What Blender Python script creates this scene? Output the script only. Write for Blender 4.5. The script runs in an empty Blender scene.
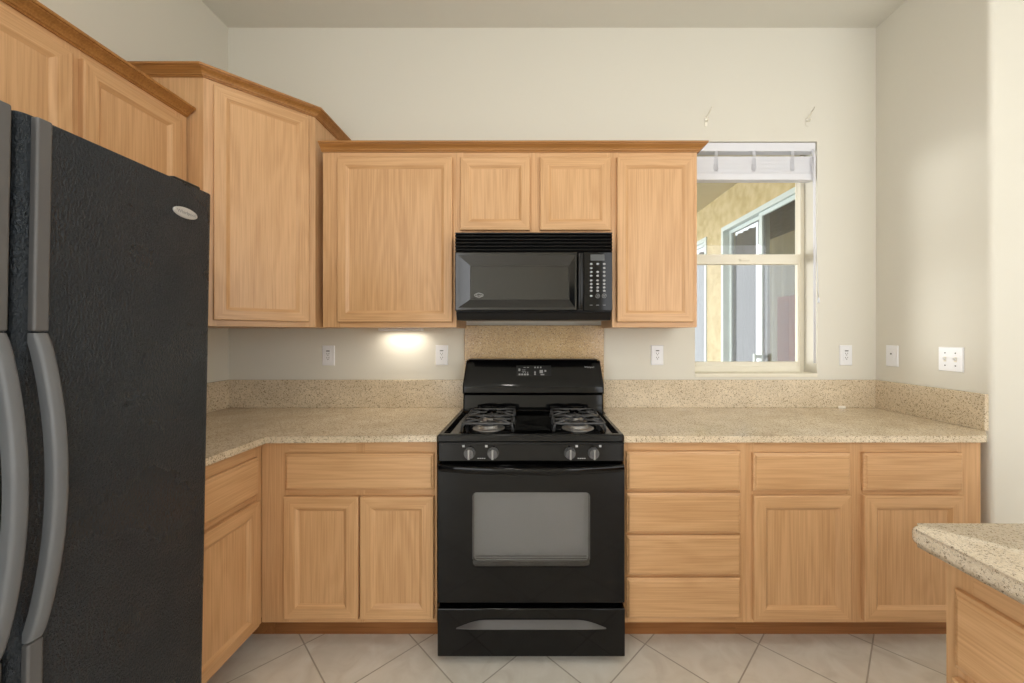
import bpy, bmesh, math, random
from mathutils import Vector, Matrix
S = bpy.context.scene
COL = S.collection
PI = math.pi
random.seed(4)

# ------------------------------------------------------------------ camera, world, lights, exposure
CAM_D, CAM_H, FPX = 2.256, 1.333, 388.0        # camera stands 2.256 m from the back wall, lens 1.333 m up
cam = bpy.data.cameras.new('camera'); cam_o = bpy.data.objects.new('camera', cam); COL.objects.link(cam_o)
cam.sensor_fit = 'HORIZONTAL'; cam.sensor_width = 36.0
cam.lens = FPX / 1024 * 36.0
cam.shift_x = -(531 - 512) / 1024
cam.shift_y = (335 - 341.5) / 1024
cam.clip_start = 0.02
cam_o.location = (0, -CAM_D, CAM_H); cam_o.rotation_euler = (PI / 2, 0, 0)
S.camera = cam_o

W = bpy.data.worlds.new('sky'); S.world = W; W.use_nodes = True
bg = W.node_tree.nodes['Background']
bg.inputs[0].default_value = (0.97, 0.985, 1.0, 1); bg.inputs[1].default_value = 3.6

def area(name, loc, power, size, color=(1, .95, .88), rot=(0, 0, 0), shape='DISK', spread=None):
    l = bpy.data.lights.new(name, 'AREA'); l.energy = power; l.shape = shape; l.size = size; l.color = color
    if spread: l.spread = math.radians(spread)
    o = bpy.data.objects.new(name, l); COL.objects.link(o); o.location = loc; o.rotation_euler = rot
    return o
for (lx, ly, lp) in ((1.5, -1.66, 5), (-.35, -1.66, 4), (1.5, -3.6, 7), (-.35, -3.6, 7)):
    area('ceiling_downlight', (lx, ly, 3.112), lp, .16)
gl = area('under_cabinet_glow', (-.73, -.075, 1.353), .65, .22, color=(1, .92, .80), shape='RECTANGLE'); gl.data.size_y = .04
sun = bpy.data.lights.new('low_daylight', 'SUN'); sun.energy = 2.0; sun.angle = math.radians(25); sun.color = (1, .98, .94)
sun_o = bpy.data.objects.new('low_daylight', sun); COL.objects.link(sun_o); sun_o.location = (-3, 4, 3)
sun_o.rotation_euler = Vector((.80, -.56, -.07)).to_track_quat('-Z', 'Y').to_euler()

S.view_settings.view_transform = 'Standard'
S.view_settings.look = 'None'
S.view_settings.gamma = 1.0
S.view_settings.use_curve_mapping = False
S.view_settings.exposure = 0.0
S.cycles.use_denoising = True
S.cycles.max_bounces = 8
S.cycles.caustics_reflective = False
S.cycles.caustics_refractive = False

# ------------------------------------------------------------------ materials
def srgb(r, g, b):
    f = lambda c: (c / 255 / 12.92) if c / 255 <= .04045 else ((c / 255 + .055) / 1.055) ** 2.4
    return (f(r), f(g), f(b), 1)

def mat(name, col, rough=.5, metal=0, spec=.5, bump=None, coat=0):
    m = bpy.data.materials.new(name); m.use_nodes = True
    nt = m.node_tree; b = nt.nodes['Principled BSDF']
    b.inputs['Base Color'].default_value = col; b.inputs['Roughness'].default_value = rough
    b.inputs['Metallic'].default_value = metal; b.inputs['Specular IOR Level'].default_value = spec
    if coat: b.inputs['Coat Weight'].default_value = coat; b.inputs['Coat Roughness'].default_value = .05
    if bump:
        sc, st, dist = bump
        tc = nt.nodes.new('ShaderNodeTexCoord'); n = nt.nodes.new('ShaderNodeTexNoise')
        n.inputs['Scale'].default_value = sc; n.inputs['Detail'].default_value = 4
        nt.links.new(tc.outputs['Object'], n.inputs['Vector'])
        bp = nt.nodes.new('ShaderNodeBump'); bp.inputs['Strength'].default_value = st; bp.inputs['Distance'].default_value = dist
        nt.links.new(n.outputs['Fac'], bp.inputs['Height']); nt.links.new(bp.outputs['Normal'], b.inputs['Normal'])
    return m

def ramp(nt, stops):
    r = nt.nodes.new('ShaderNodeValToRGB'); e = r.color_ramp.elements
    while len(e) < len(stops): e.new(.5)
    for el, (p, c) in zip(e, stops): el.position = p; el.color = c
    return r

def wood(name, axis, light, dark, rough=.36):
    m = bpy.data.materials.new(name); m.use_nodes = True
    nt = m.node_tree; L = nt.links; b = nt.nodes['Principled BSDF']
    tc = nt.nodes.new('ShaderNodeTexCoord'); oi = nt.nodes.new('ShaderNodeObjectInfo')
    mul = nt.nodes.new('ShaderNodeVectorMath'); mul.operation = 'SCALE'; mul.inputs[0].default_value = (13.7, 7.1, 5.3)
    L.new(oi.outputs['Random'], mul.inputs['Scale'])
    add = nt.nodes.new('ShaderNodeVectorMath'); add.operation = 'ADD'
    L.new(tc.outputs['Object'], add.inputs[0]); L.new(mul.outputs[0], add.inputs[1])
    def noise(across, along, detail, dist):
        mp = nt.nodes.new('ShaderNodeMapping'); sc = [across] * 3; sc['xyz'.index(axis)] = along
        mp.inputs['Scale'].default_value = sc; L.new(add.outputs[0], mp.inputs['Vector'])
        n = nt.nodes.new('ShaderNodeTexNoise'); n.inputs['Scale'].default_value = 1; n.inputs['Detail'].default_value = detail
        n.inputs['Distortion'].default_value = dist; L.new(mp.outputs[0], n.inputs['Vector']); return n
    fine = noise(190, 4, 3, .15); broad = noise(6, .8, 2, .5)
    # growth rings: bands of the broad noise
    s = nt.nodes.new('ShaderNodeMath'); s.operation = 'MULTIPLY'; s.inputs[1].default_value = 48; L.new(broad.outputs['Fac'], s.inputs[0])
    sn = nt.nodes.new('ShaderNodeMath'); sn.operation = 'SINE'; L.new(s.outputs[0], sn.inputs[0])
    a1 = nt.nodes.new('ShaderNodeMath'); a1.operation = 'MULTIPLY_ADD'; a1.inputs[1].default_value = .075; L.new(sn.outputs[0], a1.inputs[0]); L.new(fine.outputs['Fac'], a1.inputs[2])
    a2 = nt.nodes.new('ShaderNodeMath'); a2.operation = 'MULTIPLY_ADD'; a2.inputs[1].default_value = .35; L.new(broad.outputs['Fac'], a2.inputs[0]); L.new(a1.outputs[0], a2.inputs[2])
    r = ramp(nt, ((.36, dark), (.86, light))); L.new(a2.outputs[0], r.inputs[0])
    L.new(r.outputs[0], b.inputs['Base Color'])
    b.inputs['Roughness'].default_value = rough; b.inputs['Specular IOR Level'].default_value = .4
    bp = nt.nodes.new('ShaderNodeBump'); bp.inputs['Strength'].default_value = .05; bp.inputs['Distance'].default_value = .002
    L.new(fine.outputs['Fac'], bp.inputs['Height']); L.new(bp.outputs[0], b.inputs['Normal'])
    return m

OAK_L, OAK_D = srgb(216, 173, 127), srgb(192, 147, 101)
WV = wood('oak_upright_grain', 'z', OAK_L, OAK_D)
WH = wood('oak_level_grain', 'x', OAK_L, OAK_D)
WC = wood('oak_crown_stain_shaded', 'x', srgb(180, 128, 70), srgb(148, 100, 50), .42)  # darker stain, plus shade of the down-tilted moulding put into the colour
WT = wood('oak_toe_board_shaded', 'x', srgb(158, 106, 60), srgb(132, 84, 42), .5)  # oak tone darkened to carry the shade of the toe recess

BLKD = mat('black_gloss_microwave_door', srgb(9, 9, 10), .12, spec=.7)
def granite(name, light, mid, dark, scale, rough):
    m = bpy.data.materials.new(name); m.use_nodes = True
    nt = m.node_tree; L = nt.links; b = nt.nodes['Principled BSDF']
    tc = nt.nodes.new('ShaderNodeTexCoord')
    v = nt.nodes.new('ShaderNodeTexVoronoi'); v.inputs['Scale'].default_value = scale; wn = nt.nodes.new('ShaderNodeTexNoise'); wn.inputs['Scale'].default_value = scale * .8; wn.inputs['Detail'].default_value = 2; L.new(tc.outputs['Object'], wn.inputs['Vector'])
    wv = nt.nodes.new('ShaderNodeVectorMath'); wv.operation = 'MULTIPLY_ADD'; wv.inputs[1].default_value = (.012, .012, .012); L.new(wn.outputs['Color'], wv.inputs[0]); L.new(tc.outputs['Object'], wv.inputs[2])
    L.new(wv.outputs[0], v.inputs['Vector'])
    sep = nt.nodes.new('ShaderNodeSeparateColor'); L.new(v.outputs['Color'], sep.inputs[0])
    r = ramp(nt, ((0, dark), (.07, dark), (.16, mid), (.55, light), (.9, mid), (1, srgb(236, 224, 200))))
    L.new(sep.outputs[0], r.inputs[0])
    n = nt.nodes.new('ShaderNodeTexNoise'); n.inputs['Scale'].default_value = 7; n.inputs['Detail'].default_value = 5; L.new(tc.outputs['Object'], n.inputs['Vector'])
    r2 = ramp(nt, ((.3, srgb(236, 229, 216)), (.7, srgb(255, 250, 240)))); L.new(n.outputs['Fac'], r2.inputs[0])
    mx = nt.nodes.new('ShaderNodeMix'); mx.data_type = 'RGBA'; mx.blend_type = 'MULTIPLY'; mx.inputs[0].default_value = 1
    L.new(r.outputs[0], mx.inputs[6]); L.new(r2.outputs[0], mx.inputs[7])
    L.new(mx.outputs[2], b.inputs['Base Color'])
    b.inputs['Roughness'].default_value = rough
    return m
GR = granite('speckled_granite', srgb(234, 224, 207), srgb(214, 200, 178), srgb(138, 120, 100), 300, .2)
GS = granite('warm_speckled_granite', srgb(216, 188, 146), srgb(196, 164, 118), srgb(140, 106, 72), 300, .16)
GI = granite('speckled_pale_granite', srgb(242, 235, 224), srgb(228, 217, 200), srgb(146, 132, 116), 400, .25)

WALL = mat('painted_wall', srgb(221, 217, 205), .85, spec=.2, bump=(160, .12, .002))
CEIL = mat('painted_ceiling', srgb(222, 220, 211), .9, spec=.2, bump=(160, .12, .002))
VINYL = mat('cream_vinyl', srgb(232, 226, 208), .45)
WHITE = mat('white_plastic', srgb(236, 236, 238), .35)
BLINDM = mat('white_blind', srgb(226, 227, 233), .45)
GREYD = mat('dark_slot', srgb(70, 68, 66), .5)
BLK = mat('black_gloss', srgb(8, 8, 9), .06, spec=.3)
BLKS = mat('black_satin', srgb(16, 16, 17), .28, spec=.3)
BLKM = mat('black_void', srgb(6, 6, 6), .8, spec=.1)
KNOB = mat('knob_grey', srgb(84, 84, 85), .35)
IRON = mat('cast_iron', srgb(70, 70, 71), .38, bump=(300, .2, .001))
TRIMG = mat('grey_sheen_trim', srgb(112, 112, 114), .3, metal=.6)
ALU = mat('burner_aluminium', srgb(170, 170, 170), .4, metal=.8)
MARK = mat('pale_print', srgb(176, 176, 176), .5)
KEY = mat('grey_key_print', srgb(150, 151, 152), .45)
LCD = mat('grey_display', srgb(74, 76, 76), .25)
SPEC = mat('speckled_enamel', srgb(78, 79, 80), .3, bump=(900, .25, .0008))
CAVITY = mat('grey_oven_liner', srgb(198, 198, 200), .6)
FRIDGE_H = mat('fridge_handle_plastic', srgb(106, 109, 113), .4)
FRIDGE_S = mat('fridge_smooth_edge', srgb(92, 92, 93), .4)
SILVER = mat('silver_badge', srgb(198, 198, 196), .35, metal=.3)
def fridge_mat():
    m = bpy.data.materials.new('fridge_textured_black'); m.use_nodes = True
    nt = m.node_tree; L = nt.links; b = nt.nodes['Principled BSDF']
    b.inputs['Specular Tint'].default_value = (.74, .87, 1, 1); b.inputs['Base Color'].default_value = srgb(34, 37, 41); b.inputs['Roughness'].default_value = .33
    tc = nt.nodes.new('ShaderNodeTexCoord')
    mp = nt.nodes.new('ShaderNodeMapping'); mp.inputs['Scale'].default_value = (1, 1, .55); L.new(tc.outputs['Object'], mp.inputs[0])
    n = nt.nodes.new('ShaderNodeTexNoise'); n.inputs['Scale'].default_value = 230; n.inputs['Detail'].default_value = 5; n.inputs['Distortion'].default_value = .6
    L.new(mp.outputs[0], n.inputs['Vector'])
    bp = nt.nodes.new('ShaderNodeBump'); bp.inputs['Strength'].default_value = 1; bp.inputs['Distance'].default_value = .005
    L.new(n.outputs['Fac'], bp.inputs['Height']); L.new(bp.outputs[0], b.inputs['Normal'])
    n2 = nt.nodes.new('ShaderNodeTexNoise'); n2.inputs['Scale'].default_value = 5; n2.inputs['Detail'].default_value = 5; L.new(tc.outputs['Object'], n2.inputs['Vector'])
    r = ramp(nt, ((.35, (.2, .2, .2, 1)), (.68, (.5, .5, .5, 1)))); L.new(n2.outputs['Fac'], r.inputs[0]); L.new(r.outputs[0], b.inputs['Roughness'])
    return m
FRIDGE = fridge_mat()

def tile_mat():
    m = bpy.data.materials.new('diagonal_floor_tile'); m.use_nodes = True
    nt = m.node_tree; L = nt.links; b = nt.nodes['Principled BSDF']
    tc = nt.nodes.new('ShaderNodeTexCoord'); sp = nt.nodes.new('ShaderNodeSeparateXYZ'); L.new(tc.outputs['Object'], sp.inputs[0])
    def M(op, a, bb=None):
        n = nt.nodes.new('ShaderNodeMath'); n.operation = op
        for i, v in enumerate((a, bb)):
            if v is None: continue
            if isinstance(v, (int, float)): n.inputs[i].default_value = v
            else: L.new(v, n.inputs[i])
        return n.outputs[0]
    P = .49
    u = M('DIVIDE', M('ADD', M('ADD', sp.outputs[0], sp.outputs[1]), .09), P)
    v = M('DIVIDE', M('SUBTRACT', M('SUBTRACT', sp.outputs[0], sp.outputs[1]), 1.075), P)
    d = []
    for q in (u, v):
        f = M('FRACT', M('ADD', q, 100)); d.append(M('MINIMUM', f, M('SUBTRACT', 1, f)))
    dist = M('MINIMUM', d[0], d[1])
    gr = nt.nodes.new('ShaderNodeMapRange'); gr.inputs['From Min'].default_value = .005; gr.inputs['From Max'].default_value = .010
    gr.interpolation_type = 'SMOOTHSTEP'; L.new(dist, gr.inputs['Value'])
    cu, cv = M('FLOOR', u), M('FLOOR', v)
    cb = nt.nodes.new('ShaderNodeCombineXYZ'); L.new(cu, cb.inputs[0]); L.new(cv, cb.inputs[1])
    wn = nt.nodes.new('ShaderNodeTexWhiteNoise'); L.new(cb.outputs[0], wn.inputs['Vector'])
    ofs = nt.nodes.new('ShaderNodeVectorMath'); ofs.operation = 'MULTIPLY_ADD'; ofs.inputs[1].default_value = (9, 9, 9)
    L.new(wn.outputs['Color'], ofs.inputs[0]); L.new(tc.outputs['Object'], ofs.inputs[2])
    n = nt.nodes.new('ShaderNodeTexNoise'); n.inputs['Scale'].default_value = 9; n.inputs['Detail'].default_value = 6; n.inputs['Distortion'].default_value = .8; L.new(ofs.outputs[0], n.inputs['Vector'])
    r = ramp(nt, ((.3, srgb(214, 207, 195)), (.55, srgb(228, 223, 213)), (.75, srgb(235, 231, 223)))); L.new(n.outputs['Fac'], r.inputs[0])
    mx = nt.nodes.new('ShaderNodeMix'); mx.data_type = 'RGBA'; L.new(gr.outputs[0], mx.inputs[0])
    mx.inputs[6].default_value = srgb(176, 168, 155); L.new(r.outputs[0], mx.inputs[7])
    L.new(mx.outputs[2], b.inputs['Base Color'])
    b.inputs['Roughness'].default_value = .32
    bp = nt.nodes.new('ShaderNodeBump'); bp.inputs['Strength'].default_value = .5; bp.inputs['Distance'].default_value = .002
    L.new(gr.outputs[0], bp.inputs['Height']); L.new(bp.outputs[0], b.inputs['Normal'])
    return m
TILE = tile_mat()

def stucco():
    m = bpy.data.materials.new('yellow_stucco'); m.use_nodes = True
    nt = m.node_tree; L = nt.links; b = nt.nodes['Principled BSDF']
    tc = nt.nodes.new('ShaderNodeTexCoord'); n = nt.nodes.new('ShaderNodeTexNoise'); n.inputs['Scale'].default_value = 12; n.inputs['Detail'].default_value = 7
    L.new(tc.outputs['Object'], n.inputs['Vector'])
    r = ramp(nt, ((.35, srgb(176, 158, 112)), (.65, srgb(194, 178, 136)))); L.new(n.outputs['Fac'], r.inputs[0]); L.new(r.outputs[0], b.inputs['Base Color'])
    b.inputs['Roughness'].default_value = .9
    bp = nt.nodes.new('ShaderNodeBump'); bp.inputs['Distance'].default_value = .004; L.new(n.outputs['Fac'], bp.inputs['Height']); L.new(bp.outputs[0], b.inputs['Normal'])
    return m
STUCCO = stucco()
SOFFIT = mat('tan_soffit', srgb(190, 178, 146), .9)
PATIO = mat('patio_concrete', srgb(170, 164, 152), .9, bump=(60, .2, .003))
ALUW = mat('white_aluminium', srgb(196, 208, 208), .4)
CURT_G = mat('grey_drape', srgb(96, 97, 104), .8)
CURT_O = mat('rust_drape', srgb(236, 122, 56), .85)
CURT_P = mat('pale_drape', srgb(246, 232, 196), .85)
WOODB = mat('brown_wood_blind', srgb(104, 88, 70), .5)
PAPER = mat('white_paper', srgb(244, 238, 226), .7)

def glass(name, tint=(1, 1, 1, 1), gloss=.12, gcol=(1, 1, 1, 1), rough=.02):
    m = bpy.data.materials.new(name); m.use_nodes = True
    nt = m.node_tree; L = nt.links
    for n in list(nt.nodes):
        if n.type != 'OUTPUT_MATERIAL': nt.nodes.remove(n)
    out = [n for n in nt.nodes][0]
    t = nt.nodes.new('ShaderNodeBsdfTransparent'); t.inputs[0].default_value = tint
    g = nt.nodes.new('ShaderNodeBsdfGlossy'); g.inputs['Roughness'].default_value = rough; g.inputs['Color'].default_value = gcol
    f = nt.nodes.new('ShaderNodeLayerWeight'); pw = nt.nodes.new('ShaderNodeMath'); pw.operation = 'POWER'; pw.inputs[1].default_value = 5
    L.new(f.outputs['Facing'], pw.inputs[0])
    mp = nt.nodes.new('ShaderNodeMath'); mp.operation = 'MULTIPLY_ADD'; mp.inputs[1].default_value = .9; mp.inputs[2].default_value = gloss
    L.new(pw.outputs[0], mp.inputs[0])
    mx = nt.nodes.new('ShaderNodeMixShader'); L.new(mp.outputs[0], mx.inputs[0]); L.new(t.outputs[0], mx.inputs[1]); L.new(g.outputs[0], mx.inputs[2])
    L.new(mx.outputs[0], out.inputs['Surface'])
    return m
GLASS = glass('window_glass', (.97, .98, .98, 1), .03)
GLASSD = glass('patio_door_glass', (.62, .64, .65, 1), .05)
OVENGL = glass('oven_window_glass', (.72, .72, .72, 1), .06, rough=.1)
MICROGL = glass('microwave_window_glass', (.45, .45, .45, 1), .05, rough=.05)

# ------------------------------------------------------------------ mesh helpers
class MB:
    """collects shapes; build() links them as ONE mesh object, its coordinates taken relative to `o`"""
    def __init__(s): s.v = []; s.f = []; s.m = []; s.sm = []
    def face(s, idx, m=0, smooth=False): s.f.append(idx); s.m.append(m); s.sm.append(smooth)
    def add(s, pts): k = len(s.v); s.v += [Vector(p) for p in pts]; return k
    def box(s, x0, x1, y0, y1, z0, z1, m=0):
        k = s.add([(x, y, z) for z in (z0, z1) for y in (y0, y1) for x in (x0, x1)])
        for q in ((0, 2, 3, 1), (4, 5, 7, 6), (0, 1, 5, 4), (2, 6, 7, 3), (0, 4, 6, 2), (1, 3, 7, 5)):
            s.face([k + i for i in q], m)
        return s
    def prism(s, poly, a0, a1, axis='z', m=0, smooth=False):
        """poly of 2-D points extruded along an axis. x: (y,z); y: (x,z); z: (x,y)"""
        def p3(p, a): return {'x': (a, p[0], p[1]), 'y': (p[0], a, p[1]), 'z': (p[0], p[1], a)}[axis]
        n = len(poly); k = s.add([p3(p, a0) for p in poly] + [p3(p, a1) for p in poly])
        s.face([k + i for i in range(n)][::-1], m); s.face([k + n + i for i in range(n)], m)
        for i in range(n):
            j = (i + 1) % n; s.face([k + i, k + j, k + n + j, k + n + i], m, smooth)
        return s
    def loops(s, loops, m=0, cap0=True, cap1=True, smooth=False, mats=None):
        """stacks loops of equal count"""
        n = len(loops[0]); ks = [s.add(l) for l in loops]
        for q in range(len(loops) - 1):
            for i in range(n):
                j = (i + 1) % n
                s.face([ks[q] + i, ks[q] + j, ks[q + 1] + j, ks[q + 1] + i], (mats[q] if mats and not callable(mats) else mats(q, i) if mats else m), smooth)
        if cap0: s.face([ks[0] + i for i in range(n)][::-1], m)
        if cap1: s.face([ks[-1] + i for i in range(n)], m)
        return s
    def cyl(s, c, axis, r, h, n=24, m=0, r2=None, smooth=True):
        c = Vector(c); r2 = r if r2 is None else r2
        def pt(a, rad, t):
            ca, sa = math.cos(a) * rad, math.sin(a) * rad
            return c + Vector({'z': (ca, sa, t), 'y': (ca, t, sa), 'x': (t, ca, sa)}[axis])
        return s.loops([[pt(2 * PI * i / n, r, 0) for i in range(n)], [pt(2 * PI * i / n, r2, h) for i in range(n)]], m, smooth=smooth)
    def lathe(s, c, prof, n=28, m=0):
        c = Vector(c)
        return s.loops([[c + Vector((math.cos(2 * PI * i / n) * r, math.sin(2 * PI * i / n) * r, z)) for i in range(n)] for r, z in prof], m, smooth=True)
    def tube(s, pts, r, n=8, m=0, closed=False):
        pts = [Vector(p) for p in pts]; rings = []
        N = len(pts)
        for i, p in enumerate(pts):
            if closed: t = pts[(i + 1) % N] - pts[i - 1]
            else: t = pts[min(i + 1, N - 1)] - pts[max(i - 1, 0)]
            t.normalize(); up = Vector((0, 0, 1)) if abs(t.z) < .9 else Vector((1, 0, 0))
            a = t.cross(up).normalized(); b = t.cross(a).normalized()
            rings.append([p + (a * math.cos(2 * PI * q / n) + b * math.sin(2 * PI * q / n)) * r for q in range(n)])
        if closed: rings.append(rings[0])
        return s.loops(rings, m, cap0=not closed, cap1=not closed, smooth=True)
    def build(s, name, mats, parent=None, o=(0, 0, 0), bevel=0, seg=2, weld=False):
        me = bpy.data.meshes.new(name); o = Vector(o)
        bm = bmesh.new()
        vs = [bm.verts.new(v - o) for v in s.v]
        for f, m, sm in zip(s.f, s.m, s.sm):
            try: q = bm.faces.new([vs[i] for i in f])
            except ValueError: continue
            q.material_index = m; q.smooth = sm
        if weld: bmesh.ops.remove_doubles(bm, verts=bm.verts, dist=1e-5)
        bmesh.ops.recalc_face_normals(bm, faces=bm.faces)
        bm.to_mesh(me); bm.free()
        for m in (mats if isinstance(mats, (list, tuple)) else [mats]): me.materials.append(m)
        ob = bpy.data.objects.new(name, me); COL.objects.link(ob)
        if parent: ob.parent = parent
        else: ob.location = o
        if bevel:
            b = ob.modifiers.new('edge', 'BEVEL'); b.width = bevel; b.segments = seg; b.limit_method = 'ANGLE'; b.angle_limit = math.radians(35)
            b.harden_normals = False
            for p in me.polygons: p.use_smooth = True
            me.set_sharp_from_angle(angle=math.radians(40))
            try:
                w = ob.modifiers.new('normals', 'WEIGHTED_NORMAL'); w.keep_sharp = True
            except Exception: pass
        return ob

def thing(name, label, cat, loc=(0, 0, 0), rotz=0, group=None):
    o = bpy.data.objects.new(name, None); COL.objects.link(o); o.location = loc; o.rotation_euler = (0, 0, rotz)
    o.empty_display_size = .05
    o['label'] = label; o['category'] = cat
    if group: o['group'] = group
    return o
def tag(o, label, cat, group=None):
    o['label'] = label; o['category'] = cat
    if group: o['group'] = group
    return o
def struct(o): o['kind'] = 'structure'; return o

def text_part(name, body, size, material, parent, matrix, extrude=.0006):
    c = bpy.data.curves.new(name + '_curve', 'FONT'); c.body = body; c.size = size; c.extrude = extrude
    c.align_x = 'CENTER'; c.align_y = 'CENTER'
    tmp = bpy.data.objects.new('tmp_text', c); COL.objects.link(tmp)
    bpy.context.view_layer.update()
    me = bpy.data.meshes.new_from_object(tmp.evaluated_get(bpy.context.evaluated_depsgraph_get()))
    bpy.data.objects.remove(tmp); bpy.data.curves.remove(c)
    me.name = name; me.transform(matrix); me.materials.clear(); me.materials.append(material)
    o = bpy.data.objects.new(name, me); COL.objects.link(o); o.parent = parent
    return o
FACE = Matrix.Rotation(PI / 2, 4, 'X')               # text standing upright, read from -y

def rrect(x0, x1, z0, z1, r, n=6):
    pts = []
    for cx, cz, a0 in ((x1 - r, z1 - r, 0), (x0 + r, z1 - r, 90), (x0 + r, z0 + r, 180), (x1 - r, z0 + r, 270)):
        for i in range(n + 1):
            a = math.radians(a0 + 90 * i / n); pts.append((cx + r * math.cos(a), cz + r * math.sin(a)))
    return pts

# ------------------------------------------------------------------ setting
XL, XR, CEIL_Z = -1.76, 2.006, 3.12
WX0, WX1, WZ0, WZ1, WT_ = .952, 1.663, 1.106, 2.458, .16      # window opening
struct(MB().box(XL - .15, 5, -7, .0, -.1, 0).build('floor', TILE))
struct(MB().box(XL - .15, 5, -5.2, .2, CEIL_Z, CEIL_Z + .1).build('ceiling', CEIL))
b = MB()
b.box(XL - .15, WX0, 0, WT_, 0, CEIL_Z); b.box(WX1, XR, 0, WT_, 0, CEIL_Z)
b.box(WX0, WX1, 0, WT_, 0, WZ0); b.box(WX0, WX1, 0, WT_, WZ1, CEIL_Z)
wall_back = struct(b.build('wall_back', WALL, bevel=.0))
struct(MB().box(XL - .15, XL, -3.0, 0, 0, CEIL_Z).build('wall_left', WALL))
struct(MB().box(-1.2, 1.2, -5.2, -5.05, 0, CEIL_Z).build('wall_rear_added', WALL))  # unseen wall piece, added to darken reflections in the black appliances
WEND = -.565
struct(MB().box(3.9, 4.05, -3.9, WEND, 0, CEIL_Z).build('wall_side_added', WALL))  # unseen wall, added to block side light from the right wall's end face
poly = [(XR, WT_), (XR, WEND + .02)] + [(XR + .02 - .02 * math.cos(a), WEND + .02 - .02 * math.sin(a)) for a in [PI / 2 * i / 6 for i in range(1, 7)]] + [(5, WEND), (5, WT_)]
struct(MB().prism(poly, 0, CEIL_Z, 'z', smooth=False).build('wall_right', WALL))
# rounded window stool
b = MB().prism([(WX0, .12), (WX1 + .0, .12), (WX1, -.004), (WX0, -.004)], WZ0 - .018, WZ0 + .004, 'z')
struct(b.build('trim_1', VINYL, bevel=.004, seg=3))

# window: cream vinyl single-hung
w1 = bpy.data.objects.new('window_1', None); COL.objects.link(w1); w1.location = (1.2, .13, WZ0); struct(w1)
wo = w1.location
fy0, fy1 = .105, .155
b = MB()
b.box(WX0, WX0 + .03, fy0, fy1, WZ0, WZ1); b.box(WX1 - .022, WX1, fy0, fy1, WZ0, WZ1)
b.box(WX0 + .03, WX1 - .022, fy0, fy1, WZ0, WZ0 + .035); b.box(WX0 + .03, WX1 - .022, fy0, fy1, WZ1 - .03, WZ1)
b.build('window_frame', VINYL, w1, wo, bevel=.003)
def sash(y0, y1, x0, x1, z0, z1, fw, bot, top, name):
    b = MB(); b.box(x0, x0 + fw, y0, y1, z0, z1); b.box(x1 - fw, x1, y0, y1, z0, z1)
    b.box(x0 + fw, x1 - fw, y0, y1, z0, z0 + bot); b.box(x0 + fw, x1 - fw, y0, y1, z1 - top, z1)
    s = b.build(name, VINYL, w1, wo, bevel=.003)
    MB().box(x0 + fw, x1 - fw, (y0 + y1) / 2 - .002, (y0 + y1) / 2 + .002, z0 + bot, z1 - top).build('pane', GLASS, s, wo)
    return s
s_up = sash(.138, .154, WX0 + .03, WX1 - .012, 1.80, WZ1 - .03, .012, .02, .03, 'upper_sash')
s_lo = sash(.108, .136, WX0 + .03, WX1 - .018, WZ0 + .03, 1.825, .018, .034, .062, 'lower_sash')
b = MB(); b.box(1.27, 1.33, .098, .108, 1.783, 1.797); b.build('sash_lock', VINYL, w1, wo, bevel=.002)

# ---- patio seen through the window
PX = 1.98
def door_opening(y0, y1, ztop):
    return (y0, y1, ztop)
o1 = (.50, 1.765, 2.44)        # sliding door nearest the window (Y range)
o2 = (2.11, 3.6, 2.44)
b = MB()
PT = .14
segs = [(WT_, o1[0]), (o1[1], o2[0]), (o2[1], 5.2)]
for (a, c) in segs: b.box(PX, PX + PT, a, c, -.05, 2.79)
for o in (o1, o2): b.box(PX, PX + PT, o[0], o[1], o[2], 2.79)
struct(b.build('wall_patio', STUCCO))
struct(MB().box(-3, PX + PT, WT_, 5.2, 2.79, 2.9).build('trim_2', SOFFIT))
struct(MB().box(-3, PX + PT + 1, WT_, 8, -.1, -.02).build('floor_patio', PATIO))
def slider(idx, y0, y1, zt, split):
    e = bpy.data.objects.new('door_%d' % idx, None); COL.objects.link(e); e.location = (PX, (y0 + y1) / 2, 0); struct(e); o = e.location
    fw = .045
    b = MB(); b.box(PX - .012, PX + .09, y0, y0 + fw, 0, zt); b.box(PX - .012, PX + .09, y1 - fw, y1, 0, zt)
    b.box(PX - .012, PX + .09, y0 + fw, y1 - fw, zt - fw, zt); b.box(PX - .012, PX + .09, y0 + fw, y1 - fw, -.02, .03)
    b.build('door_frame', ALUW, e, o, bevel=.003)
    for (a, c, x) in ((y0 + fw, split + .03, PX + .012), (split - .03, y1 - fw, PX + .045)):
        b = MB(); sw = .05
        b.box(x, x + .03, a, a + sw, .03, zt - fw); b.box(x, x + .03, c - sw, c, .03, zt - fw)
        b.box(x, x + .03, a + sw, c - sw, .03, .1); b.box(x, x + .03, a + sw, c - sw, zt - fw - .035, zt - fw)
        d = b.build('sliding_panel', ALUW, e, o, bevel=.003)
        MB().box(x + .012, x + .017, a + sw, c - sw, .1, zt - fw - .035).build('pane', GLASSD, d, o)
    b = MB(); b.box(PX - .04, PX + .012, split - .012, split + .012, .96, .99); b.box(PX - .04, PX + .012, split - .012, split + .012, 1.13, 1.16)
    b.box(PX - .05, PX - .03, split - .014, split + .014, .95, 1.17); b.build('door_handle', ALUW, e, o, bevel=.004)
    return e
slider(1, o1[0], o1[1], o1[2], 1.11)
slider(2, o2[0], o2[1], o2[2], 2.85)

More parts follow.
